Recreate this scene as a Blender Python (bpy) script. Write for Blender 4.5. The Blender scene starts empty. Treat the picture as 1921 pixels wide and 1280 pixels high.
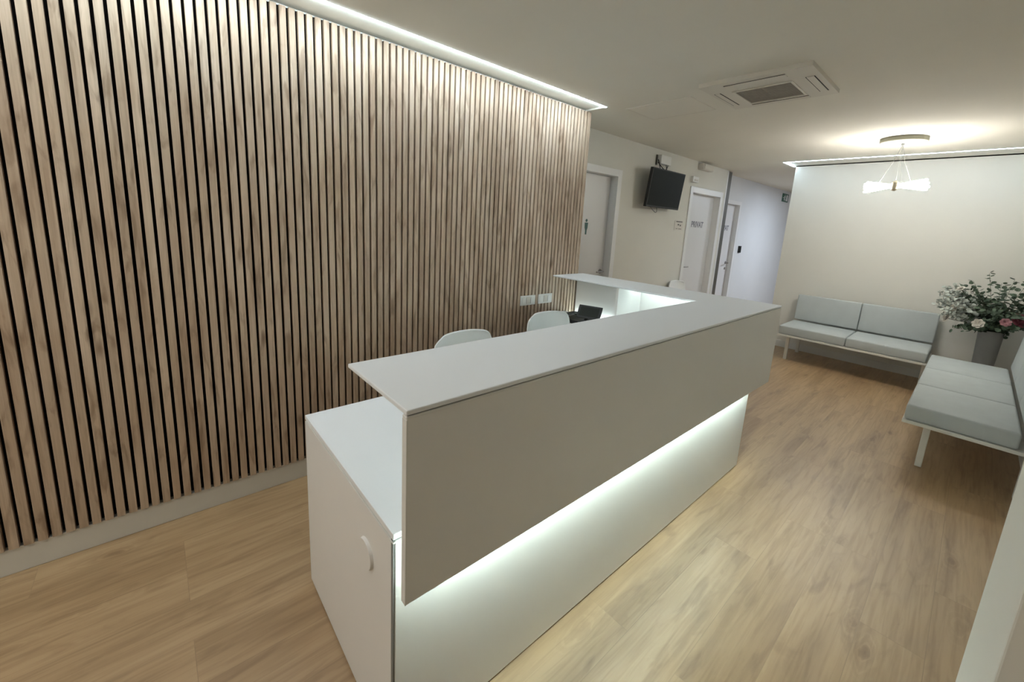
import bpy, bmesh, math, random
from mathutils import Vector, Matrix
random.seed(7)
C = bpy.context.scene.collection
PI = math.pi
S = bpy.context.scene

# ------------------------------------------------------------------ camera
cam_d = bpy.data.cameras.new('camera'); cam = bpy.data.objects.new('camera', cam_d); C.objects.link(cam)
FPX, CXP, CYP = 765.813, 960.5, 559.856
yaw, pitch, roll = -0.8447, -0.1829, 0.0557
fw = Vector((math.sin(yaw)*math.cos(pitch), math.cos(yaw)*math.cos(pitch), math.sin(pitch)))
r0 = Vector((math.cos(yaw), -math.sin(yaw), 0)); u0 = r0.cross(fw)
rt = math.cos(roll)*r0 + math.sin(roll)*u0; up = -math.sin(roll)*r0 + math.cos(roll)*u0
cam.matrix_world = Matrix(((rt.x, up.x, -fw.x, 2.3481), (rt.y, up.y, -fw.y, 0), (rt.z, up.z, -fw.z, 1.5091), (0, 0, 0, 1)))
cam_d.sensor_fit = 'HORIZONTAL'; cam_d.sensor_width = 36; cam_d.lens = 36*FPX/1921
cam_d.shift_x = 0; cam_d.shift_y = -(640-CYP)/1921
cam_d.clip_start = 0.02; cam_d.clip_end = 60
S.camera = cam

# ------------------------------------------------------------------ world, exposure
w = bpy.data.worlds.new('world'); S.world = w; w.use_nodes = True
w.node_tree.nodes['Background'].inputs[0].default_value = (0.75, 0.82, 0.9, 1)
w.node_tree.nodes['Background'].inputs[1].default_value = 0.05
S.view_settings.view_transform = 'Standard'; S.view_settings.look = 'None'
S.view_settings.exposure = 1.53; S.view_settings.gamma = 1; S.view_settings.use_curve_mapping = False
LED_NEAR, LED_FAR, PENDANT, LED_DESK, LED_RETURN, HALL, BACK_FILL = 31, 12, 31, 44, 6.5, 48, 9.5
COOL = (0.74, 0.90, 1.0); BLUE = (0.62, 0.83, 1.0); WARM = (1.0, 0.955, 0.87)
H = 2.452                                           # ceiling height

# ------------------------------------------------------------------ materials
def nt(name):
    m = bpy.data.materials.new(name); m.use_nodes = True
    t = m.node_tree; return m, t, t.nodes['Principled BSDF'], t.nodes.new('ShaderNodeTexCoord')
def N(t, kind, **kw):
    n = t.nodes.new(kind)
    for k, v in kw.items(): setattr(n, k, v)
    return n
def plain(name, col, rough=0.5, var=0.03, scale=6, metal=0, bump=0, bscale=200, spec=0.5, coat=0):
    m, t, b, tc = nt(name)
    n = N(t, 'ShaderNodeTexNoise'); n.inputs['Scale'].default_value = scale; n.inputs['Detail'].default_value = 4
    t.links.new(tc.outputs['Object'], n.inputs['Vector'])
    r = N(t, 'ShaderNodeValToRGB'); e = r.color_ramp.elements
    e[0].position = .3; e[1].position = .7
    e[0].color = tuple(c*(1-var) for c in col)+(1,); e[1].color = tuple(min(1, c*(1+var)) for c in col)+(1,)
    t.links.new(n.outputs['Fac'], r.inputs[0]); t.links.new(r.outputs[0], b.inputs['Base Color'])
    b.inputs['Roughness'].default_value = rough; b.inputs['Metallic'].default_value = metal
    b.inputs['Specular IOR Level'].default_value = spec; b.inputs['Coat Weight'].default_value = coat
    if bump:
        n2 = N(t, 'ShaderNodeTexNoise'); n2.inputs['Scale'].default_value = bscale
        t.links.new(tc.outputs['Object'], n2.inputs['Vector'])
        bp = N(t, 'ShaderNodeBump'); bp.inputs['Strength'].default_value = bump; bp.inputs['Distance'].default_value = .002
        t.links.new(n2.outputs['Fac'], bp.inputs['Height']); t.links.new(bp.outputs[0], b.inputs['Normal'])
    return m
def glow(name, col, s):
    m, t, b, tc = nt(name)
    b.inputs['Base Color'].default_value = (.9, .9, .9, 1)
    b.inputs['Emission Color'].default_value = col+(1,); b.inputs['Emission Strength'].default_value = s
    return m
def comb(t, x, y, z=None):
    c = N(t, 'ShaderNodeCombineXYZ')
    t.links.new(x, c.inputs[0]); t.links.new(y, c.inputs[1])
    if z is not None: t.links.new(z, c.inputs[2])
    return c.outputs[0]
def math_(t, op, a, b=None):
    n = N(t, 'ShaderNodeMath', operation=op)
    for i, x in enumerate((a, b)):
        if x is None: continue
        if isinstance(x, (int, float)): n.inputs[i].default_value = x
        else: t.links.new(x, n.inputs[i])
    return n.outputs[0]
def ramp(t, fac, stops):
    r = N(t, 'ShaderNodeValToRGB'); e = r.color_ramp.elements
    while len(e) < len(stops): e.new(.5)
    for el, (p, c) in zip(e, stops): el.position = p; el.color = tuple(c)+(1,) if len(c) == 3 else c
    t.links.new(fac, r.inputs[0]); return r.outputs[0]
def mix(t, mode, fac, a, b):
    n = N(t, 'ShaderNodeMix', data_type='RGBA', blend_type=mode)
    if isinstance(fac, (int, float)): n.inputs[0].default_value = fac
    else: t.links.new(fac, n.inputs[0])
    for i, x in ((6, a), (7, b)):
        if isinstance(x, tuple): n.inputs[i].default_value = x+(1,)
        else: t.links.new(x, n.inputs[i])
    return n.outputs[2]

def floor_mat():
    m, t, b, tc = nt('oak_planks')
    sp = N(t, 'ShaderNodeSeparateXYZ'); t.links.new(tc.outputs['Object'], sp.inputs[0])
    v = comb(t, sp.outputs[1], sp.outputs[0])
    br = N(t, 'ShaderNodeTexBrick'); br.offset = .37; br.offset_frequency = 3
    t.links.new(v, br.inputs['Vector'])
    br.inputs['Color1'].default_value = (0, 0, 0, 1); br.inputs['Color2'].default_value = (1, 1, 1, 1); br.inputs['Mortar'].default_value = (.5, .5, .5, 1)
    br.inputs['Scale'].default_value = 1; br.inputs['Mortar Size'].default_value = .0011; br.inputs['Mortar Smooth'].default_value = .3
    br.inputs['Brick Width'].default_value = 1.25; br.inputs['Row Height'].default_value = .19
    tone = N(t, 'ShaderNodeRGBToBW'); t.links.new(br.outputs['Color'], tone.inputs[0])
    off = math_(t, 'MULTIPLY', tone.outputs[0], 31)
    def grain(sx, sy, sc, det, dist=0):
        vv = comb(t, math_(t, 'MULTIPLY', sp.outputs[0], sx), math_(t, 'MULTIPLY', sp.outputs[1], sy), off)
        n = N(t, 'ShaderNodeTexNoise'); n.inputs['Scale'].default_value = sc; n.inputs['Detail'].default_value = det; n.inputs['Distortion'].default_value = dist
        t.links.new(vv, n.inputs['Vector']); return n.outputs['Fac']
    big = grain(7, .8, 1, 5, .9); fine = grain(60, 3.0, 1, 6, .8); blot = grain(16, 3.4, 1, 5, .9)
    col = ramp(t, big, [(.25, (.31, .190, .088)), (.48, (.44, .292, .150)), (.75, (.56, .39, .215))])
    col = mix(t, 'MULTIPLY', .5, col, ramp(t, fine, [(.32, (.66, .60, .53)), (.56, (1, 1, 1))]))
    col = mix(t, 'MULTIPLY', .8, col, ramp(t, blot, [(.26, (.66, .60, .54)), (.44, (1.0, 1.0, 1.0))]))
    vk = comb(t, math_(t, 'MULTIPLY', sp.outputs[0], 6), math_(t, 'MULTIPLY', sp.outputs[1], 2.0), off)
    vo = N(t, 'ShaderNodeTexVoronoi'); vo.inputs['Scale'].default_value = 1.0; t.links.new(vk, vo.inputs['Vector'])
    dn = N(t, 'ShaderNodeTexNoise'); dn.inputs['Scale'].default_value = 5; dn.inputs['Detail'].default_value = 4; t.links.new(vk, dn.inputs['Vector'])
    kd = math_(t, 'ADD', vo.outputs['Distance'], math_(t, 'MULTIPLY', math_(t, 'SUBTRACT', dn.outputs['Fac'], .5), .22))
    col = mix(t, 'MULTIPLY', .9, col, ramp(t, kd, [(.02, (.50, .41, .32)), (.10, (.88, .84, .80)), (.17, (1, 1, 1))]))
    rings = ramp(t, math_(t, 'SINE', math_(t, 'MULTIPLY', kd, 75)), [(.2, (.86, .83, .79)), (.8, (1, 1, 1))])
    col = mix(t, 'MULTIPLY', ramp(t, kd, [(.10, (.8, .8, .8)), (.34, (0, 0, 0))]), col, rings)
    col = mix(t, 'MULTIPLY', .9, col, ramp(t, tone.outputs[0], [(0, (.92, .91, .90)), (1, (1.0, 1.0, 1.0))]))
    col = mix(t, 'MIX', math_(t, 'MULTIPLY', br.outputs['Fac'], .35), col, (.16, .10, .05))
    t.links.new(col, b.inputs['Base Color'])
    t.links.new(ramp(t, fine, [(.3, (.50, .50, .50)), (.7, (.40, .40, .40))]), b.inputs['Roughness'])
    b.inputs['Specular IOR Level'].default_value = .8
    b.inputs['Coat Weight'].default_value = .55; b.inputs['Coat Roughness'].default_value = .42; b.inputs['Coat IOR'].default_value = 1.6
    bp = N(t, 'ShaderNodeBump'); bp.inputs['Strength'].default_value = .25; bp.inputs['Distance'].default_value = .002
    t.links.new(fine, bp.inputs['Height']); t.links.new(bp.outputs[0], b.inputs['Normal'])
    return m
PITCH = .0392; GAP0 = .524
def slat_mat():
    m, t, b, tc = nt('slat_oak')
    sp = N(t, 'ShaderNodeSeparateXYZ'); t.links.new(tc.outputs['Object'], sp.inputs[0])
    idx = math_(t, 'FLOOR', math_(t, 'DIVIDE', math_(t, 'SUBTRACT', sp.outputs[1], GAP0), PITCH))
    wn = N(t, 'ShaderNodeTexWhiteNoise', noise_dimensions='1D'); t.links.new(idx, wn.inputs['W'])
    def grain(sy, sz, det, dist=0, dz=None):
        z = math_(t, 'MULTIPLY', sp.outputs[2], sz)
        vv = comb(t, math_(t, 'MULTIPLY', sp.outputs[1], sy), z, math_(t, 'MULTIPLY', sp.outputs[0], sy*.3) if dz is None else dz)
        n = N(t, 'ShaderNodeTexNoise'); n.inputs['Scale'].default_value = 1; n.inputs['Detail'].default_value = det; n.inputs['Distortion'].default_value = dist
        t.links.new(vv, n.inputs['Vector']); return n.outputs['Fac']
    big = grain(9, 1.5, 4, .8); fine = grain(170, 5, 4, .2); smoky = grain(24, 4.2, 4, 1.0)
    col = ramp(t, big, [(.30, (.48, .35, .25)), (.5, (.61, .475, .355)), (.72, (.70, .565, .44))])
    col = mix(t, 'MULTIPLY', .6, col, ramp(t, fine, [(.3, (.74, .72, .68)), (.6, (1, 1, 1))]))
    col = mix(t, 'MULTIPLY', .75, col, ramp(t, smoky, [(.31, (.56, .51, .47)), (.48, (1, 1, 1))]))
    vo = N(t, 'ShaderNodeTexVoronoi'); vo.inputs['Scale'].default_value = 1
    t.links.new(comb(t, math_(t, 'MULTIPLY', sp.outputs[1], 9), math_(t, 'MULTIPLY', sp.outputs[2], 3.2)), vo.inputs['Vector'])
    col = mix(t, 'MULTIPLY', .7, col, ramp(t, vo.outputs['Distance'], [(.03, (.38, .32, .28)), (.17, (1, 1, 1))]))
    col = mix(t, 'MULTIPLY', 1, col, ramp(t, wn.outputs[0], [(0, (.86, .86, .86)), (1, (1, 1, 1))]))
    t.links.new(col, b.inputs['Base Color']); b.inputs['Roughness'].default_value = .5; b.inputs['Specular IOR Level'].default_value = .3
    return m

M = dict(
    floor=floor_mat(), slat=slat_mat(),
    ceiling=plain('ceiling_paint', (.79, .77, .70), .9, .015, 2, spec=.2),
    wall=plain('wall_paint', (.72, .71, .66), .85, .015, 2, bump=.05, bscale=150, spec=.25),
    wall_cool=plain('corridor_paint', (.72, .73, .74), .8, .015, 2, spec=.25),
    base=plain('baseboard_white', (.74, .745, .72), .45, .015),
    felt=plain('black_felt', (.006, .005, .005), .95, .2, 60, spec=.1),
    lam=plain('white_laminate', (.84, .83, .815), .42, .01, 3, bump=.03, bscale=700, spec=.4),
    lamtop=plain('white_countertop', (.87, .89, .92), .38, .01, 3, bump=.03, bscale=700, spec=.4),
    edge=plain('edge_band_white', (.78, .78, .76), .4, .01),
    groove=plain('groove_grey', (.22, .225, .22), .7, .05),
    door=plain('door_white', (.74, .735, .74), .4, .01, 3),
    casing=plain('door_casing_white', (.80, .80, .80), .38, .01, 3),
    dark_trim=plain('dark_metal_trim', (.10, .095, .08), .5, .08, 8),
    steel=plain('brushed_steel', (.35, .34, .33), .35, .05, 20, metal=1),
    black=plain('black_plastic', (.010, .010, .010), .5, .1, 20),
    screen=plain('screen_glass', (.012, .015, .014), .5, .05, 3, spec=.10),
    phone_screen=plain('phone_display', (.02, .022, .016), .4, .1, 8, spec=.15),
    plastic=plain('white_plastic', (.80, .80, .78), .35, .01, 6),
    beigeplastic=plain('offwhite_plastic', (.66, .63, .58), .5, .02, 6),
    shell=plain('white_shell', (.88, .90, .91), .32, .01, 4),
    chairwood=plain('beech_leg', (.55, .38, .22), .5, .1, 20),
    fabric=plain('grey_upholstery', (.49, .53, .535), .85, .03, 9, bump=.25, bscale=400, spec=.2),
    frame=plain('white_lacquered_steel', (.74, .73, .68), .4, .02, 8),
    grille=plain('grille_brown', (.34, .31, .265), .6, .08, 30),
    grille_back=plain('grille_shadow_filter', (.05, .045, .04), .9, .1, 30),
    ac=plain('aircon_plastic', (.70, .67, .60), .5, .01, 6),
    slot=plain('vent_slot_black', (.02, .018, .015), .8, .1, 10),
    rose=plain('lamp_rose_white', (.70, .70, .66), .5, .02, 6),
    rim=plain('rose_rim_shaded', (.24, .235, .18), .6, .03, 6),  # side of the rose coloured darker to imitate its shade
    hub=plain('pendant_brass', (.50, .46, .36), .35, .05, 20, metal=.8),
    cable=plain('grey_cable', (.25, .26, .26), .5, .1, 20),
    vase=plain('vase_grey_ceramic', (.30, .30, .29), .55, .06, 8, bump=.1, bscale=60),
    leaf=plain('eucalyptus_leaf', (.060, .095, .058), .6, .45, 14),
    leaf_pale=plain('silvery_leaf', (.46, .50, .46), .7, .15, 14),
    stem=plain('stem_green', (.09, .10, .055), .7, .2, 20),
    petal=plain('ivory_petal', (.55, .52, .46), .6, .08, 20),
    wine=plain('burgundy_petal', (.16, .028, .045), .6, .3, 25),
    pink=plain('dusty_pink_petal', (.33, .16, .18), .6, .15, 25),
    text=plain('grey_lettering', (.22, .22, .25), .6, .05, 20),
    icon=plain('teal_pictogram', (.05, .13, .12), .5, .1, 20),
    green=plain('exit_sign_green', (.015, .11, .075), .4, .1, 10),
    paper=plain('paper_white', (.80, .80, .82), .8, .03, 20),
    ink=plain('ink_dark', (.10, .10, .09), .8, .05, 20),
    led_near=glow('led_diffuser_cool', COOL, LED_NEAR), led_far=glow('led_diffuser_blue', BLUE, LED_FAR),
    led_desk=glow('led_desk', (.80, 1.0, .94), LED_DESK), led_return=glow('led_return', (.84, 1.0, .96), LED_RETURN),
    tube=glow('pendant_glass_lit', WARM, PENDANT), hall=glow('hall_lamp_diffuser', (.76, .86, 1.0), HALL),
    back=glow('fill_lamp_diffuser', (1.0, .93, .82), BACK_FILL),  # unseen globe added behind the camera to lift the ambient light
)

# ------------------------------------------------------------------ helpers
def box(bm, x0, x1, y0, y1, z0, z1, bev=0, seg=2):
    r = bmesh.ops.create_cube(bm, size=1)
    sx, sy, sz = x1-x0, y1-y0, z1-z0
    for v in r['verts']:
        v.co = Vector(((x0+x1)/2+v.co.x*sx, (y0+y1)/2+v.co.y*sy, (z0+z1)/2+v.co.z*sz))
    if bev:
        es = list({e for v in r['verts'] for e in v.link_edges})
        bmesh.ops.bevel(bm, geom=es, offset=min(bev, .45*min(sx, sy, sz)), segments=seg, affect='EDGES', profile=.5)
def prism(bm, pts, z0, z1, bev=0):
    vs = [bm.verts.new((x, y, z0)) for x, y in pts]
    f = bm.faces.new(vs)
    r = bmesh.ops.extrude_face_region(bm, geom=[f])
    nv = [g for g in r['geom'] if isinstance(g, bmesh.types.BMVert)]
    for v in nv: v.co.z = z1
    bmesh.ops.recalc_face_normals(bm, faces=bm.faces[:])
    if bev:
        bmesh.ops.bevel(bm, geom=[e for e in bm.edges if len(e.link_faces) == 2 and e.calc_face_angle(0) > .5], offset=bev, segments=2, affect='EDGES', profile=.5)
def tube(bm, pts, r, n=8, cap=True):
    pts = [Vector(p) for p in pts]; rs = r if isinstance(r, (list, tuple)) else [r]*len(pts)
    rings = []; a = None
    for i, p in enumerate(pts):
        d = (pts[min(i+1, len(pts)-1)]-pts[max(i-1, 0)]).normalized()
        if a is None:
            a = d.orthogonal().normalized()
        a = (a - d*a.dot(d)).normalized(); b = d.cross(a)
        rings.append([bm.verts.new(p+rs[i]*(math.cos(2*PI*k/n)*a+math.sin(2*PI*k/n)*b)) for k in range(n)])
    for q, s in zip(rings, rings[1:]):
        for k in range(n): bm.faces.new((q[k], q[(k+1) % n], s[(k+1) % n], s[k]))
    if cap: bm.faces.new(rings[0][::-1]); bm.faces.new(rings[-1])
def lathe(bm, prof, c=(0, 0, 0), n=40):
    rings = []
    for r, z in prof:
        rings.append([bm.verts.new((c[0]+r*math.cos(2*PI*k/n), c[1]+r*math.sin(2*PI*k/n), c[2]+z)) for k in range(n)])
    for q, s in zip(rings, rings[1:]):
        for k in range(n): bm.faces.new((q[k], q[(k+1) % n], s[(k+1) % n], s[k]))
    if prof[0][0] > 0: bm.faces.new(rings[0][::-1])
    if prof[-1][0] > 0: bm.faces.new(rings[-1])
def obj(name, bm, m, parent=None, smooth=False, world=True):
    """link a bmesh as one object; coordinates are world ones when the parent is unrotated (world=True)"""
    if parent is not None and world:
        bmesh.ops.translate(bm, verts=bm.verts[:], vec=-Vector(abs_loc(parent)))
    me = bpy.data.meshes.new(name); bm.normal_update(); bm.to_mesh(me); bm.free()
    me.materials.append(M[m])
    if smooth:
        for p in me.polygons: p.use_smooth = True
        try: me.set_sharp_from_angle(angle=math.radians(38))
        except Exception: pass
    o = bpy.data.objects.new(name, me); C.objects.link(o)
    if parent is not None: o.parent = parent
    return o
def abs_loc(o):
    v = Vector((0, 0, 0))
    while o is not None: v += o.location; o = o.parent
    return v
def tag(o, label, cat, group=None, kind=None):
    o['label'] = label; o['category'] = cat
    if group: o['group'] = group
    if kind: o['kind'] = kind
    return o
def thing(name, label, cat, loc=(0, 0, 0), rz=0, group=None):
    o = bpy.data.objects.new(name, None); C.objects.link(o); o.empty_display_size = .1
    o.location = loc; o.rotation_euler = (0, 0, rz); return tag(o, label, cat, group)
def struct(name, label, cat, boxes, m, bev=0):
    bm = bmesh.new()
    for b in boxes: box(bm, *b, bev)
    o = obj(name, bm, m); o['label'] = label; o['category'] = cat; o['kind'] = 'structure'; return o
def B(*boxes, bev=0, seg=2):
    bm = bmesh.new()
    for b in boxes: box(bm, *b, bev, seg)
    return bm
def copy_tree(o, parent=None):
    c = o.copy(); C.objects.link(c)
    if parent is not None: c.parent = parent
    for ch in [x for x in bpy.data.objects if x.parent == o]: copy_tree(ch, c)
    return c

# ------------------------------------------------------------------ the room
XT, XC = -.347, -.50                                # wall with the television / corridor wall
YF, XF, XR = 6.571, .519, 2.80                      # far wall, its left end, right wall
struct('floor', 'oak plank floor running the length of the reception', 'floor', [(-.9, 4.2, -3, 13, -.1, 0)], 'floor')
struct('ceiling', 'warm white painted ceiling with shallow LED slots along two walls', 'ceiling', [(.194, 4.2, -3, 2.804, H, H+.1), (-.9, 4.2, 2.804, 6.134, H, H+.1),
    (-.9, .493, 6.134, 13, H, H+.1), (.493, 4.2, YF, 13, H, H+.1), (XR, 4.2, 6.134, YF, H, H+.1), (-.35, .194, -3, 2.804, H+.012, H+.1), (.493, XR, 6.134, YF, H+.012, H+.1)], 'ceiling')
struct('wall_left', 'plain wall behind the wood slats', 'wall', [(-.347, -.028, -3, 2.852, 0, H+.022)], 'wall')
def doorwall(name, label, x, th, y0, y1, dy0, dy1, dz, m):
    return struct(name, label, 'wall', [(x-th, x, y0, dy0, 0, H), (x-th, x, dy1, y1, 0, H), (x-th, x, dy0, dy1, dz, H)], m)
bm = bmesh.new()
for b in ((2.852, 3.008, 0, H), (3.822, 5.508, 0, H), (6.422, 6.60, 0, H), (3.008, 3.822, 2.077, H), (5.508, 6.422, 2.067, H)):
    box(bm, XT-.2, XT, b[0], b[1], b[2], b[3])
o = obj('wall_side', bm, 'wall'); o['kind'] = 'structure'; o['label'] = 'off-white wall with two doors and the television'; o['category'] = 'wall'
bm = bmesh.new()
for b in ((6.60, 6.758, 0, H), (7.602, 13, 0, H), (6.758, 7.602, 2.032, H)):
    box(bm, XC-.2, XC, b[0], b[1], b[2], b[3])
o = obj('wall_corridor', bm, 'wall_cool'); o['kind'] = 'structure'; o['label'] = 'bluish lit corridor wall with the farthest door'; o['category'] = 'wall'
struct('wall_far', 'wall behind the two-seat sofa, lit from above', 'wall', [(XF, XR+.12, YF, YF+.12, 0, H+.022)], 'wall')
struct('wall_right', 'right wall behind the three-seat sofa', 'wall', [(XR, XR+.12, 1.2, YF, 0, H)], 'wall')
struct('wall_pier', 'end of a wall pier at the right edge of the view', 'wall', [(2.467, 4.2, .875, 1.2, 0, H)], 'wall', .003)
struct('wall_back', 'wall behind the camera', 'wall', [(-.35, 4.2, -3.1, -3, 0, H), (4.1, 4.2, -3, .9, 0, H)], 'wall')
struct('wall_end', 'wall closing the hall at the end of the corridor', 'wall', [(-.7, XR+.12, 12.9, 13, 0, H), (XR, XR+.12, YF, 13, 0, H)], 'wall_cool')
struct('baseboard_left', 'white baseboard below the wood slats', 'baseboard', [(-.028, 0, -3, 2.852, 0, .112)], 'base', .002)
struct('baseboard_far', 'white baseboard of the far wall', 'baseboard', [(XF, XR, YF-.012, YF, 0, .09)], 'base', .002)
struct('baseboard_right', 'white baseboard of the right wall', 'baseboard', [(XR-.012, XR, 1.2, YF-.012, 0, .09)], 'base', .002)
struct('baseboard_side', 'white baseboard of the television wall', 'baseboard', [(XT, XT+.012, 3.90, 5.44, 0, .09)], 'base', .002)
struct('edge_strip', 'dark vertical strip where the corridor begins', 'trim', [(XC, XT+.004, 6.60, 6.715, 0, H-.012)], 'dark_trim')  # dark strip along the end of the television wall
struct('trim_2', 'pale corner bead beside the dark strip', 'trim', [(XT, XT+.004, 6.565, 6.60, 0, H-.012)], 'casing')

# doors
def door(name, label, x, y0, y1, zt, cas, rec, handle_y, hdir, m='door', both=True):
    """clear opening y0..y1, leaf recessed by rec from the wall face x"""
    d = B((x-rec-.04, x-rec, y0+.004, y1-.004, .006, zt-.004), bev=.002)
    root = obj(name, d, m); root['kind'] = 'structure'; root['label'] = label; root['category'] = 'door'
    t = cas
    fr = B((x, x+.014, y1, y1+t, 0, zt+t), (x, x+.014, y0-t, y0, 0, zt+t), (x, x+.014, y0, y1, zt, zt+t),
           (x-rec-.04, x-.0005, y1, y1+.02, 0, zt), (x-rec-.04, x, y0-.02, y0, 0, zt), (x-rec-.04, x, y0-.02, y1+.02, zt, zt+.02), bev=.002)
    obj('door_casing', fr, 'casing', root)
    hb = bmesh.new(); hx = x-rec
    tube(hb, [(hx, handle_y, 1.03), (hx+.008, handle_y, 1.03)], .025, 20)
    tube(hb, [(hx, handle_y, 1.03), (hx+.05, handle_y, 1.03), (hx+.055, handle_y+hdir*.03, 1.03), (hx+.055, handle_y+hdir*.125, 1.03)], .009, 10)
    tube(hb, [(hx, handle_y, .93), (hx+.006, handle_y, .93)], .022, 16)
    obj('door_handle', hb, 'steel', root, True)
    return root
door1 = door('door_1', 'white restroom door with pictograms just beyond the slats', XT, 3.03, 3.80, 2.055, .07, .075, 3.745, -1)
door2 = door('door_2', 'white door lettered PRIVAT right of the television', XT, 5.53, 6.40, 2.045, .075, .075, 5.60, 1)
door3 = door('door_3', 'white door lettered PRIVAT down the corridor', XC, 6.78, 7.58, 2.01, .06, .06, 7.50, -1)
def letters(txt, x, y, z, size, parent, m='text'):
    cu = bpy.data.curves.new('lettering', 'FONT'); cu.body = txt; cu.size = size; cu.align_x = 'CENTER'; cu.align_y = 'CENTER'; cu.extrude = .0008; cu.offset = .003
    cu.materials.append(M[m]); o = bpy.data.objects.new('lettering', cu); C.objects.link(o)
    o.rotation_euler = (PI/2, 0, PI/2); o.location = Vector((x, y, z))-abs_loc(parent); o.parent = parent; return o
letters('PRIVAT', XT-.074, 5.955, 1.625, .115, door2); letters('PRIVAT', XC-.059, 7.235, 1.615, .115, door3)
bm = bmesh.new()                                    # restroom pictograms: a standing figure and its partner
for cy, dress in ((3.44, False), (3.33, True)):
    X = XT-.074
    tube(bm, [(X-.001, cy, 1.575), (X+.001, cy, 1.575)], .016, 14)
    pts = [(cy-.028, 1.553), (cy+.028, 1.553), (cy+.024, 1.50), (cy+.03, 1.47) if dress else (cy+.016, 1.48), (cy+.013, 1.47), (cy+.012, 1.43), (cy-.012, 1.43), (cy-.013, 1.47), (cy-.03, 1.47) if dress else (cy-.016, 1.48), (cy-.024, 1.50)]
    v = [bm.verts.new((X+.001, a, b)) for a, b in pts]; bm.faces.new(v)
obj('pictogram', bm, 'icon', door1)

# ------------------------------------------------------------------ slat panelling
pan = thing('slat_panelling', 'vertical oak slat panelling on black felt covering the left wall', 'wall panelling', (0, 1.4, .115))
obj('felt_backing', B((-.028, -.016, -3, 2.848, .118, H)), 'felt', pan)
bm = bmesh.new(); k = -90
while True:
    a = GAP0+k*PITCH+.0058; b = a+PITCH-.0116; k += 1
    if a < -2.95: continue
    if b > 2.85: break
    box(bm, -.016, .010, a, b, .113, H-.004, .0012, 1)
box(bm, -.016, .006, b-PITCH+.006, 2.852, .113, H-.004)
mesh_slats = obj('slats', bm, 'slat', pan)
for n in mesh_slats.data.materials[0].node_tree.nodes:
    pass

# ------------------------------------------------------------------ LED profiles on the ceiling
led = thing('led_profile', 'long bright LED strip on the ceiling along the wood slats', 'led strip', (.186, 0, H))
obj('housing', B((.178, .194, -2.9, 2.804, H+.003, H+.012)), 'plastic', led)
obj('diffuser', B((.178, .1935, -2.9, 2.803, H-.002, H+.003)), 'led_near', led)
led = thing('led_profile', 'LED strip on the ceiling turning the corner above the two-seat sofa', 'led strip', (1.6, 6.14, H))
obj('housing', B((.4935, XR, 6.1345, 6.148, H+.003, H+.012), (.4935, .507, 6.148, YF, H+.003, H+.012)), 'plastic', led)
obj('diffuser', B((.4935, XR-.001, 6.1345, 6.148, H-.002, H+.003), (.4935, .507, 6.148, YF-.001, H-.002, H+.003)), 'led_far', led)

# ------------------------------------------------------------------ reception desk
X0, X1, Y0, Y1, ZL = .751, 1.519, .389, 2.818, .74      # base
XU0, XU1, YU0, YU1, ZU, ZB = 1.247, 1.599, .382, 2.886, 1.10, .604  # raised part
YI, XN, YD = 2.501, .032, 2.42
desk = thing('reception_desk', 'white L-shaped reception desk with raised counter and glowing gap along its front', 'reception desk', (1.1, 1.6, 0))
obj('plinth', B((X0+.01, X1-.006, Y0+.006, Y1-.01, 0, .012), (.01, X0+.01, 2.70, Y1-.01, 0, .012)), 'dark_trim', desk)
obj('end_panel', B((X0, X1-.012, Y0, Y0+.02, .006, ZL-.024), bev=.0015), 'lam', desk)
obj('front_panel', B((X1-.02, X1, Y0+.006, Y1, .006, ZL-.022), bev=.0015), 'lam', desk)
obj('edge_band', B((X0-.0004, X0+.004, Y0-.0006, Y0+.0206, .006, ZL-.030), bev=.0015), 'edge', desk)
obj('corner_strip', B((X1-.014, X1-.002, Y0+.001, Y0+.006, .006, ZL-.022)), 'groove', desk)
obj('side_panel', B((XN, X1-.02, Y1-.02, Y1, .006, ZL-.022), bev=.0015), 'lam', desk)
obj('inner_panel', B((1.05, 1.068, Y0+.02, YD, .006, ZL-.022)), 'lam', desk)
obj('top_gap', B((X0+.004, X1-.004, Y0+.004, Y1-.004, ZL-.024, ZL-.018)), 'groove', desk)
bm = bmesh.new(); prism(bm, [(X0, Y0), (X1, Y0), (X1, Y1), (.012, Y1), (.012, YD), (X0, YD)], ZL-.018, ZL, .002)
obj('lower_countertop', bm, 'lamtop', desk)
bm = bmesh.new(); prism(bm, [(XU0, YU0), (XU1, YU0), (XU1, YU1), (XN, YU1), (XN, YI), (XU0, YI)], ZU-.012, ZU, .003)
obj('upper_countertop', bm, 'lamtop', desk)
bm = bmesh.new(); prism(bm, [(XU0+.012, YU0+.004), (XU1-.004, YU0+.004), (XU1-.004, YU1-.004), (XN, YU1-.004), (XN, YI+.012), (XU0+.012, YI+.012)], ZU-.0145, ZU-.012)
obj('counter_gap', bm, 'groove', desk)
obj('fascia_panel', B((XU1-.02, XU1, YU0, YU1, ZB, ZU-.0155), bev=.003), 'lam', desk)
obj('edge_band', B((XU1-.0205, XU1+.0006, YU0-.0006, YU1+.0006, ZU-.0215, ZU-.0145), bev=.0028), 'edge', desk)
obj('edge_band', B((XU1-.0205, XU1+.0004, YU0-.0006, YU0+.004, ZB, ZU-.0215), bev=.0015), 'edge', desk)
obj('edge_band', B((X0-.0004, X1, Y0-.0006, Y0+.0206, ZL-.030, ZL-.0235), bev=.0028), 'edge', desk)
obj('return_fascia', B((XN, XU1-.02, YU1-.02, YU1, ZB, ZU-.0155), bev=.002), 'lam', desk)
obj('return_back_panel', B((XN, 1.50, Y1, Y1+.014, ZL-.02, ZU-.0155)), 'lam', desk)
obj('divider', B((.655, .675, 2.512, Y1, ZL, ZU-.0155), bev=.001), 'lam', desk)
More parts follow.
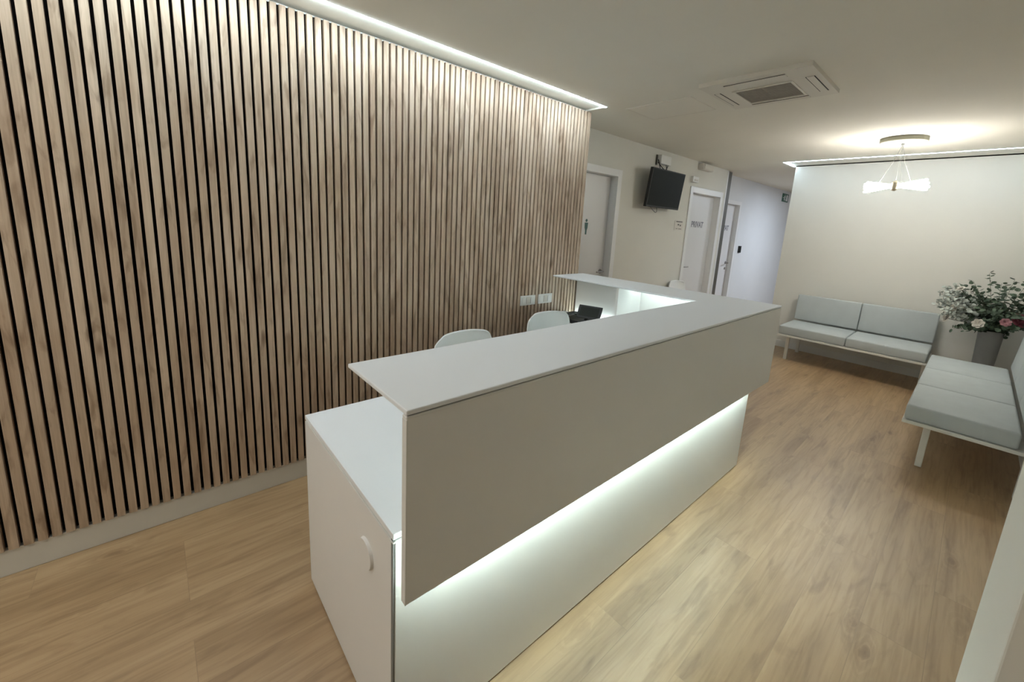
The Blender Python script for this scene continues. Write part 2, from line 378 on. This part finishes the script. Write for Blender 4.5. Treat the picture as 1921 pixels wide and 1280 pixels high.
obj('support', B((1.30, 1.575, 1.10, 1.118, ZL, ZU-.0155), bev=.001), 'lam', desk)
obj('led_strip', B((XU1-.030, XU1-.021, Y0+.09, Y1-.01, .668, .678)), 'led_desk', desk)
obj('led_strip', B((.05, .645, Y1-.022, Y1-.006, ZL+.001, ZL+.007)), 'led_return', desk)
obj('led_strip', B((.70, 1.49, Y1-.10, Y1-.085, ZU-.024, ZU-.017)), 'led_return', desk)
bm = bmesh.new()                                    # cable cover: slightly domed disc on the end panel
for (r0_, r1_, d0, d1) in ((.046, .043, 0, -.008), (.043, .0, -.008, -.0085)):
    n = 40; q = [bm.verts.new((1.352+r0_*math.cos(2*PI*k/n), Y0+d0, .567+r0_*math.sin(2*PI*k/n))) for k in range(n)]
    if r1_: s = [bm.verts.new((1.352+r1_*math.cos(2*PI*k/n), Y0+d1, .567+r1_*math.sin(2*PI*k/n))) for k in range(n)]; [bm.faces.new((q[k], q[(k+1) % n], s[(k+1) % n], s[k])) for k in range(n)]
    else: bm.faces.new(q)
bmesh.ops.remove_doubles(bm, verts=bm.verts[:], dist=1e-5); bmesh.ops.recalc_face_normals(bm, faces=bm.faces[:])
obj('cable_cover', bm, 'lam', desk, True)

# ------------------------------------------------------------------ things on the desk
ph = thing('desk_telephone', 'black telephone with a tilted display on the desk return', 'telephone', (.30, 2.55, ZL))
bm = bmesh.new(); prism(bm, [(.17, 2.47), (.36, 2.47), (.36, 2.66), (.17, 2.66)], ZL+.004, ZL+.035, .006); obj('body', bm, 'black', ph)
bm = B((-.098, .098, -.006, .006, -.056, .056), bev=.006)
bmesh.ops.rotate(bm, verts=bm.verts[:], cent=(0, 0, 0), matrix=Matrix.Rotation(-.55, 3, 'X'))
bmesh.ops.rotate(bm, verts=bm.verts[:], cent=(0, 0, 0), matrix=Matrix.Rotation(.30, 3, 'Z'))
bmesh.ops.translate(bm, verts=bm.verts[:], vec=(.395, 2.56, ZL+.105)); disp = obj('display', bm, 'black', ph)
bm = B((-.078, .078, -.0075, -.0062, -.040, .040))
bmesh.ops.rotate(bm, verts=bm.verts[:], cent=(0, 0, 0), matrix=Matrix.Rotation(-.55, 3, 'X'))
bmesh.ops.rotate(bm, verts=bm.verts[:], cent=(0, 0, 0), matrix=Matrix.Rotation(.30, 3, 'Z'))
bmesh.ops.translate(bm, verts=bm.verts[:], vec=(.395, 2.56, ZL+.105)); obj('screen', bm, 'phone_screen', disp)
bm = bmesh.new(); tube(bm, [(.35, 2.57, ZL+.03), (.40, 2.575, ZL+.09)], .012, 10); box(bm, .35, .45, 2.54, 2.64, ZL+.001, ZL+.012, .004); obj('stand', bm, 'black', ph)
bm = bmesh.new(); tube(bm, [(.20, 2.49, ZL+.05), (.205, 2.53, ZL+.062), (.205, 2.60, ZL+.062), (.20, 2.645, ZL+.05)], [.017, .012, .012, .017], 10); obj('handset', bm, 'black', ph, True)
ps = B((.035, .175, 2.47, 2.67, ZL+.001, ZL+.022), (.045, .170, 2.475, 2.66, ZL+.022, ZL+.040), bev=.001)
tag(obj('paper_stack', ps, 'paper'), 'small stack of white papers between the second chair and the telephone', 'paper')
# socket plates on the slats
def plate(y0, y1, label):
    r = thing('socket_plate', label, 'power socket', (.011, (y0+y1)/2, .86), 0, 'socket plates on the wood slats')
    obj('cover', B((.010, .020, y0, y1, .862, .942), bev=.003), 'plastic', r)
    n = 3; s = (y1-y0-.016)/n
    for i in range(n):
        a = y0+.008+i*s
        obj('module', B((.020, .0235, a+.003, a+s-.003, .874, .930), bev=.002), 'beigeplastic' if i % 2 else 'plastic', r)
plate(2.162, 2.322, 'left white socket plate on the slats above the desk')
plate(2.360, 2.520, 'right white socket plate on the slats, nearer the desk return')

# ------------------------------------------------------------------ chairs
def make_chair(label, loc, rz, group):
    r = thing('shell_chair', label, 'chair', loc, rz, group)
    bm = bmesh.new()                                # local: faces +x, back at -x
    prof = [(.235, .425), (.22, .442), (.16, .445), (.06, .432), (-.05, .425), (-.13, .438), (-.18, .48), (-.205, .54), (-.222, .62), (-.235, .70), (-.245, .79), (-.250, .845), (-.252, .865)]
    half = [.19, .205, .225, .235, .235, .225, .215, .212, .220, .225, .225, .210, .170]
    nu = 18; grid = []
    for (x, z), hw in zip(prof, half):
        row = []
        back = max(0, min(1, (z-.46)/.15))
        for j in range(nu+1):
            s = -1+2*j/nu; e = abs(s)**2.6
            row.append(bm.verts.new((x+back*.055*e, s*hw, z+(1-back)*.045*e-back*0.012*e)))
        grid.append(row)
    for a, b in zip(grid, grid[1:]):
        for j in range(nu): bm.faces.new((a[j], a[j+1], b[j+1], b[j]))
    bmesh.ops.recalc_face_normals(bm, faces=bm.faces[:])
    s = obj('shell', bm, 'shell', r, True, world=False)
    md = s.modifiers.new('sub', 'SUBSURF'); md.levels = md.render_levels = 1
    md = s.modifiers.new('sol', 'SOLIDIFY'); md.thickness = .009; md.offset = 0
    for sx in (-1, 1):
        for sy in (-1, 1):
            bm = bmesh.new(); tube(bm, [(sx*.10, sy*.10, .415), (sx*.21, sy*.20, .0)], [.015, .011], 12)
            obj('leg', bm, 'chairwood', r, True, world=False)
    for zz, rr, aa, bb in ((.40, .006, .115, .115), (.20, .004, .165, .16)):
        for sg in (1, -1):
            bm = bmesh.new(); tube(bm, [(aa, sg*bb, zz), (-aa, -sg*bb, zz)], rr, 8); obj('wire_brace', bm, 'black', r, False, world=False)
    return r
ch = make_chair('white plastic shell chair behind the desk, nearer the camera', (.655, 1.345, 0), .10, 'white shell chairs')
def place_chair(label, loc, rz):
    c = copy_tree(ch); c['label'] = label; c.location = loc; c.rotation_euler = (0, 0, rz); return c
place_chair('white plastic shell chair behind the desk, next to the telephone', (.51, 2.185, 0), -.02)
place_chair('white shell chair against the wall beside the PRIVAT door, mostly hidden by the counter', (-.06, 5.25, 0), 0)

# ------------------------------------------------------------------ television and wall boxes
def rotY(bm, a, c): bmesh.ops.rotate(bm, verts=bm.verts[:], cent=c, matrix=Matrix.Rotation(a, 3, 'Y'))
tv = thing('television', 'black flat television tilted on its bracket high on the wall', 'television', (XT, 4.57, 1.99))
TC = (-.205, 4.575, 1.985); TA = .10
bm = B((-.230, -.193, 4.205, 4.945, 1.772, 2.200), bev=.004); rotY(bm, TA, TC); cs = obj('case', bm, 'black', tv)
bm = B((-.1935, -.1915, 4.217, 4.933, 1.792, 2.188)); rotY(bm, TA, TC); obj('screen', bm, 'screen', tv)
bm = B((-.27, -.228, 4.35, 4.80, 1.82, 2.10), bev=.01); rotY(bm, TA, TC); obj('rear_housing', bm, 'black', tv)
obj('wall_bracket', B((XT, XT+.012, 4.50, 4.66, 1.88, 2.10), (XT+.012, -.26, 4.55, 4.61, 1.94, 2.04), bev=.002), 'dark_trim', tv)
jb = thing('junction_box', 'off-white cable box on the wall above the television', 'junction box', (XT, 4.66, 2.28))
obj('box', B((XT+.002, XT+.060, 4.545, 4.775, 2.285, 2.385), bev=.005), 'plastic', jb)
obj('side_strip', B((XT+.001, XT+.012, 4.520, 4.545, 2.27, 2.385), bev=.002), 'dark_trim', jb)  # dark strip along the left edge of the box
bm = bmesh.new()
def loop(bm, a, b, sag, out, r=.005):
    a = Vector(a); b = Vector(b); pts = []
    for i in range(15):
        s = i/14; p = a.lerp(b, s); p.z -= sag*math.sin(PI*s); p.x += out*math.sin(PI*s); pts.append(p)
    tube(bm, pts, r, 6)
loop(bm, (XT+.03, 4.53, 2.30), (XT+.04, 4.74, 2.285), .07, .03); loop(bm, (XT+.03, 4.525, 2.33), (XT+.04, 4.60, 2.12), .02, .02); loop(bm, (XT+.04, 4.70, 2.285), (XT+.06, 4.60, 2.16), .03, .03)
tag(obj('cable', bm, 'black', smooth=True), 'looped black cables between the cable box and the television', 'cable')
bm = bmesh.new(); loop(bm, (XT+.05, 4.42, 1.79), (XT+.06, 4.56, 1.79), .07, .04, .004)
tag(obj('cable', bm, 'cable', smooth=True), 'grey cable loop hanging below the television', 'cable')
sb = thing('alarm_sensor', 'small white sensor box above the left corner of the PRIVAT door', 'sensor', (XT, 5.53, 2.17))
obj('box', B((XT, XT+.035, 5.435, 5.60, 2.172, 2.245), bev=.006), 'plastic', sb)
obj('lens', B((XT+.035, XT+.042, 5.47, 5.565, 2.185, 2.21), bev=.003), 'beigeplastic', sb)
em = thing('emergency_light', 'off-white emergency lamp housing at the top of the wall above the PRIVAT door', 'emergency light', (XT, 5.8, 2.36))
obj('housing', B((XT, XT+.075, 5.60, 5.90, 2.345, 2.425), bev=.006), 'beigeplastic', em)
obj('cover', B((XT+.075, XT+.088, 5.615, 5.885, 2.355, 2.415), bev=.005), 'ac', em)
ns = thing('wall_notice', 'small cream notice with dark heading on the wall left of the PRIVAT door', 'sign', (XT, 5.26, 1.53))
obj('sheet', B((XT, XT+.004, 5.15, 5.375, 1.53, 1.655)), 'beigeplastic', ns)
bm = B((XT+.004, XT+.0045, 5.185, 5.350, 1.636, 1.648), (XT+.004, XT+.0045, 5.23, 5.27, 1.595, 1.612), (XT+.004, XT+.0045, 5.29, 5.32, 1.585, 1.605), (XT+.004, XT+.0045, 5.19, 5.24, 1.548, 1.554), (XT+.004, XT+.0045, 5.26, 5.34, 1.545, 1.552))
obj('print', bm, 'ink', ns)
dl = thing('door_lock', 'black electronic lock on the corridor wall beside the farthest door', 'lock', (XC, 7.86, 1.2))
obj('body', B((XC, XC+.022, 7.81, 7.905, 1.205, 1.325), bev=.004), 'black', dl)
obj('keypad', B((XC+.022, XC+.0235, 7.825, 7.89, 1.225, 1.305)), 'screen', dl)
ex = thing('exit_sign', 'green emergency exit sign with running figure high in the corridor', 'exit sign', (XC, 9.86, 2.24))
obj('panel', B((XC, XC+.012, 9.68, 10.04, 2.235, 2.395), bev=.002), 'green', ex)
bm = bmesh.new(); X = XC+.0135                       # doorway, running figure and arrow
box(bm, XC+.012, X, 9.90, 9.99, 2.255, 2.375)
tube(bm, [(XC+.012, 9.815, 2.365), (X, 9.815, 2.365)], .012, 12)
for a, b in (((9.81, 2.35), (9.795, 2.30)), ((9.80, 2.345), (9.845, 2.325)), ((9.80, 2.345), (9.765, 2.32)), ((9.795, 2.305), (9.835, 2.285)), ((9.835, 2.285), (9.835, 2.255)), ((9.795, 2.305), (9.765, 2.265)), ((9.70, 2.31), (9.745, 2.31))):
    tube(bm, [(X-.001, a[0], a[1]), (X-.001, b[0], b[1])], .007, 6)
obj('pictogram', bm, 'paper', ex)

# ------------------------------------------------------------------ ceiling fittings
ax0, ax1, ay0, ay1 = .962, 1.580, 2.742, 3.352
ac = thing('air_conditioner', 'square ceiling cassette air conditioner with brown grille', 'air conditioner', ((ax0+ax1)/2, (ay0+ay1)/2, H))
gx0, gx1, gy0, gy1 = 1.105, 1.422, 2.945, 3.245
z0 = H-.024
obj('panel', B((ax0, gx0, ay0, ay1, z0, H), (gx1, ax1, ay0, ay1, z0, H), (gx0, gx1, ay0, gy0, z0, H), (gx0, gx1, gy1, ay1, z0, H)), 'ac', ac)
obj('rim', B((gx0-.012, gx0, gy0-.012, gy1+.012, z0-.006, z0), (gx1, gx1+.012, gy0-.012, gy1+.012, z0-.006, z0), (gx0, gx1, gy0-.012, gy0, z0-.006, z0), (gx0, gx1, gy1, gy1+.012, z0-.006, z0), bev=.002), 'ac', ac)
gr = obj('grille', B(*[(gx0, gx1, gy0+.004+k*.0142, gy0+.011+k*.0142, z0, z0+.008) for k in range(21)], (1.255, 1.27, gy0, gy1, z0+.001, z0+.009)), 'grille', ac)
obj('filter', B((gx0, gx1, gy0, gy1, z0+.012, z0+.016)), 'grille_back', gr)
def vane(a0, a1, b0, b1):
    v = obj('vane', B((a0, a1, b0, b1, z0-.004, z0), bev=.002), 'ac', ac)
    t = .005
    if a1-a0 > b1-b0: obj('slot', B((a0, a1, b0-t, b0, z0-.0015, z0), (a0, a1, b1, b1+t, z0-.0015, z0)), 'slot', v)
    else: obj('slot', B((a0-t, a0, b0, b1, z0-.0015, z0), (a1, a1+t, b0, b1, z0-.0015, z0)), 'slot', v)
vane(1.095, 1.435, 2.800, 2.838); vane(1.095, 1.435, 3.290, 3.322); vane(1.508, 1.545, 2.92, 3.245); vane(.992, 1.022, 2.92, 3.245)
ah = thing('access_hatch', 'flush ceiling access hatch outline left of the air conditioner', 'ceiling hatch', (.56, 3.15, H))
obj('lid', B((.300, .812, 2.94, 3.338, H-.003, H)), 'ceiling', ah)
obj('joint', B((.290, .300, 2.93, 3.348, H-.004, H), (.812, .817, 2.93, 3.348, H-.004, H), (.30, .812, 3.338, 3.348, H-.004, H), (.30, .812, 2.93, 2.935, H-.004, H)), 'ac', ah)

pd = thing('pendant_lamp', 'lit pendant lamp of glass tubes hanging before the far wall', 'pendant lamp', (1.71, 5.19, H))
bm = bmesh.new(); lathe(bm, [(.150, -.002), (.162, -.034), (.158, -.042)], (1.71, 5.19, H), 48); rs = obj('ceiling_rose', bm, 'rose', pd, True)
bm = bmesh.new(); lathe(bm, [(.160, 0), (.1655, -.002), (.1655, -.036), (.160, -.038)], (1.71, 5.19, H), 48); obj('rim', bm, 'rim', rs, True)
PZ = 2.035; HB = Vector((1.715, 5.19, PZ))
bm = bmesh.new(); lathe(bm, [(.010, -.045), (.026, -.03), (.030, 0), (.026, .03), (.010, .045)], HB, 20); obj('hub', bm, 'hub', pd, True)
bm = bmesh.new(); lathe(bm, [(.012, -.02), (.012, 0)], (1.71, 5.19, H-.042), 12); obj('cable_grip', bm, 'cable', pd, True)
for dx, dy in ((.0, .0), (-.12, .02), (.04, -.03), (.10, .05)):
    bm = bmesh.new(); tube(bm, [(1.71, 5.19, H-.055), (1.71+dx*.35, 5.19+dy*.35, H-.20), (1.715+dx, 5.19+dy, PZ+.03)], .0018, 6); obj('cord', bm, 'cable', pd)
for side in (-1, 1):
    for k in range(9):
        a = 2*PI*k/9; rad = .034 if k % 2 else .022
        d = Vector((side, .0, side*.03)).normalized()
        n1 = Vector((0, 1, 0)); n2 = Vector((0, 0, 1))
        off = n1*math.cos(a)+n2*math.sin(a)
        L = .205+random.uniform(-.015, .015)
        p0 = HB+d*.028+off*rad*.35; p1 = HB+d*L*.6+off*rad*.85; p2 = HB+d*L+off*rad*1.25
        bm = bmesh.new(); tube(bm, [p0, p1, p2, p2+d*.012], [.006, .0095, .0115, .006], 10)
        obj('glass_tube', bm, 'tube', pd, True)

# lamps out of view: the hall's, and a globe added as fill light
def disc_lamp(label, x, y, r, m):
    t = thing('ceiling_lamp', label, 'ceiling lamp', (x, y, H))
    bm = bmesh.new(); lathe(bm, [(r+.02, 0), (r+.02, -.03), (r, -.034)], (x, y, H), 40); obj('ring', bm, 'plastic', t, True)
    bm = bmesh.new(); lathe(bm, [(r, -.030), (r, -.037), (r*.97, -.040)], (x, y, H), 40); obj('diffuser', bm, m, t)
disc_lamp('round ceiling lamp in the hall behind the far wall', 1.15, 8.6, .20, 'hall')
t = thing('fill_globe', 'added opal globe hanging unseen behind the camera as fill light', 'pendant lamp', (1.0, -1.5, H))
bm = bmesh.new(); lathe(bm, [(.06, 0), (.06, -.025), (.006, -.03), (.006, -.36), (.04, -.38), (.04, -.40)], (1.0, -1.5, H), 24); obj('canopy_and_stem', bm, 'plastic', t, True)
bm = bmesh.new(); lathe(bm, [(.16*math.sin(a), -.56+.16*math.cos(a)) for a in [PI*(.06+.94*i/20) for i in range(21)]], (1.0, -1.5, H), 40); obj('globe', bm, 'back', t, True)

# ------------------------------------------------------------------ sofas
def make_sofa(name, label, loc, rz, n, sw, depth):
    """local: length along x centred, front at y=0, back at +y"""
    L = n*sw; r = thing(name, label, 'sofa', loc, rz)
    for i in range(n):
        a = -L/2+i*sw+.003; b = a+sw-.006
        bm = B((a, b, 0, depth, .332, .440), bev=.016, seg=3); o = obj('seat_cushion', bm, 'fabric', r, True, world=False)
        bm = B((a, b, depth+.004, depth+.066, .452, .785), bev=.014, seg=3)
        bmesh.ops.rotate(bm, verts=bm.verts[:], cent=(0, depth, .45), matrix=Matrix.Rotation(-.08, 3, 'X')); obj('backrest', bm, 'fabric', r, True, world=False)
    obj('frame', B((-L/2-.006, L/2+.006, -.006, .020, .308, .331), (-L/2-.006, L/2+.006, depth+.03, depth+.056, .308, .331), (-L/2-.006, -L/2+.02, .02, depth+.03, .308, .331), (L/2-.02, L/2+.006, .02, depth+.03, .308, .331), (-L/2+.02, L/2-.02, .02, depth+.03, .322, .331), bev=.003), 'frame', r, False, world=False)
    for sx in (-1, 1):
        for y in (.12, depth+.055):
            lx = sx*(L/2-(.095 if sx < 0 or n == 3 else .012))
            obj('leg', B((lx-.018, lx+.018, y-.018, y+.018, 0, .31), bev=.004), 'frame', r, False, world=False)
        obj('back_bracket', B((sx*(L/2-.25)-.015, sx*(L/2-.25)+.015, depth+.066, depth+.076, .32, .60)), 'frame', r, False, world=False)
    return r
make_sofa('sofa', 'light grey two-seat sofa without arms against the far wall', (1.505, 5.82, 0), 0, 2, .665, .58)
make_sofa('sofa', 'light grey three-seat sofa without arms against the right wall', (2.19, 4.815, 0), -PI/2, 3, .675, .505)

# ------------------------------------------------------------------ floor vase with flowers
VX, VY = 2.545, 6.22
vs = thing('floor_vase', 'tall grey floor vase in the corner behind the three-seat sofa', 'vase', (VX, VY, 0))
bm = bmesh.new(); lathe(bm, [(.060, 0), (.066, .01), (.072, .25), (.080, .50), (.088, .70), (.090, .715), (.084, .715), (.078, .66), (.066, .30), (.0, .28)], (VX, VY, 0), 40); obj('body', bm, 'vase', vs, True)
def leaf(bm, p, d, nrm, l, w_, cup=.15, n=8):
    d = d.normalized(); s = d.cross(nrm).normalized(); u = s.cross(d).normalized()
    c = bm.verts.new(p+d*l*.5-u*cup*w_); ring = []
    for k in range(n):
        a = 2*PI*k/n; ring.append(bm.verts.new(p+d*(l*.5-l*.5*math.cos(a))+s*(w_*.5*math.sin(a))))
    for k in range(n): bm.faces.new((c, ring[k], ring[(k+1) % n]))
def sprig(name, label, cat, tip, lm, nl, lsz, group, round_=True, rnd=random):
    base = Vector((VX, VY, .70)); tip = Vector(tip)
    root = thing(name, label, cat, tuple(base), 0, group)
    mid = base.lerp(tip, .5)+Vector((0, 0, .05)); pts = [base.lerp(mid, s/4) if s < 4 else mid for s in range(5)]
    pts = [((1-t)**2)*base+2*t*(1-t)*mid+t*t*tip for t in [i/10 for i in range(11)]]
    bm = bmesh.new(); tube(bm, pts, [.003-.0002*i for i in range(11)], 5); obj('stem', bm, 'stem', root)
    bm = bmesh.new()
    for i in range(nl):
        t = .28+.72*i/(nl-1); p = ((1-t)**2)*base+2*t*(1-t)*mid+t*t*tip
        for sgn in (-1, 1):
            rv = Vector((rnd.uniform(-1, 1), rnd.uniform(-1, 1), rnd.uniform(-.4, .9)))
            ax = (tip-base).normalized(); d = rv-ax*rv.dot(ax)*.6
            if d.length < .1: d = Vector((0, 0, 1))
            sz = lsz*rnd.uniform(.75, 1.2)*(1-.35*t)
            q = p+d.normalized()*.006
            nn = Vector((rnd.uniform(-.6, .6), rnd.uniform(-1, .3), rnd.uniform(.2, 1)))
            if q.x+sz < XR-.02 and q.y+sz < YF-.02: leaf(bm, q, d, nn, sz, sz*(.9 if round_ else .3), .12)
    obj('leaves', bm, lm, root); return root
R = random.Random(5)
def dirs(n, xr, yr, zr):
    return [(VX+R.uniform(*xr), VY+R.uniform(*yr), R.uniform(*zr)) for _ in range(n)]
EU = 'dark green round-leaved eucalyptus sprig in the floor vase bouquet'
for tip in ([(2.43, 6.18, 1.28), (2.60, 6.20, 1.24), (2.68, 6.1, 1.22), (2.34, 6.15, 1.19), (2.25, 6.1, 1.13), (2.52, 6.0, 1.20), (2.73, 6.2, 1.16)] + dirs(20, (-.30, .20), (-.34, .20), (.90, 1.16)) + dirs(26, (-.26, .22), (-.42, .05), (.68, .95))):
    sprig('eucalyptus_sprig', EU, 'foliage', tip, 'leaf', 13, .052, 'eucalyptus sprigs in the vase', True, R)
PA = 'pale silvery feathery sprig on the left side of the bouquet'
for tip in [(2.14, 5.92, .97), (2.20, 5.9, .90), (2.25, 5.88, .97), (2.18, 6.08, 1.07), (2.16, 5.94, 1.04), (2.16, 6.1, 1.10), (2.12, 6.14, 1.04), (2.17, 6.02, .99), (2.23, 6.00, .93), (2.13, 6.00, .92), (2.27, 5.96, 1.02), (2.18, 5.98, .84), (2.22, 6.05, 1.13), (2.29, 5.92, .84)]:
    sprig('silvery_sprig', PA, 'foliage', tip, 'leaf_pale', 26, .050, 'silvery sprigs in the vase', True, R)
def flower(name, label, c, r, m, group=None):
    c = Vector(c); bm = bmesh.new()
    out = (c-Vector((VX, VY, .7))).normalized()
    for layer, (n, tilt, k) in enumerate(((7, 1.15, 1.0), (6, .75, .82), (5, .4, .6), (3, .15, .4))):
        for i in range(n):
            a = 2*PI*i/n+layer*.5; s1 = out.orthogonal().normalized(); s2 = out.cross(s1)
            rad = s1*math.cos(a)+s2*math.sin(a); d = out*math.cos(tilt)+rad*math.sin(tilt)
            leaf(bm, c-out*r*.4, d, (out-rad*.5), r*1.25*k, r*.95*k, -.25)
    t = thing(name, label, 'flower', tuple(c), 0, group); obj('petals', bm, m, t, True)
    bm = bmesh.new(); tube(bm, [Vector((VX, VY, .70)), Vector((VX, VY, .70)).lerp(c, .5)+Vector((0, 0, .02)), c-out*r*.4], .003, 6); obj('stem', bm, 'stem', t); return t
flower('ivory_rose', 'ivory rose peeking out high on the left of the bouquet', (2.27, 6.02, 1.11), .035, 'petal')
flower('ivory_rose', 'ivory rose in the left middle of the bouquet', (2.26, 5.97, .92), .045, 'petal')
flower('ivory_rose', 'ivory rose low at the front of the bouquet above the vase', (2.44, 5.86, .81), .042, 'petal')
flower('ivory_rose', 'ivory rose hanging lowest at the left of the bouquet', (2.22, 6.02, .80), .040, 'petal')
flower('pink_flower', 'dusty pink flower on the right side of the bouquet', (2.60, 5.82, .86), .036, 'pink')
flower('burgundy_flower', 'large burgundy flower at the right edge of the bouquet', (2.69, 5.95, .88), .062, 'wine')
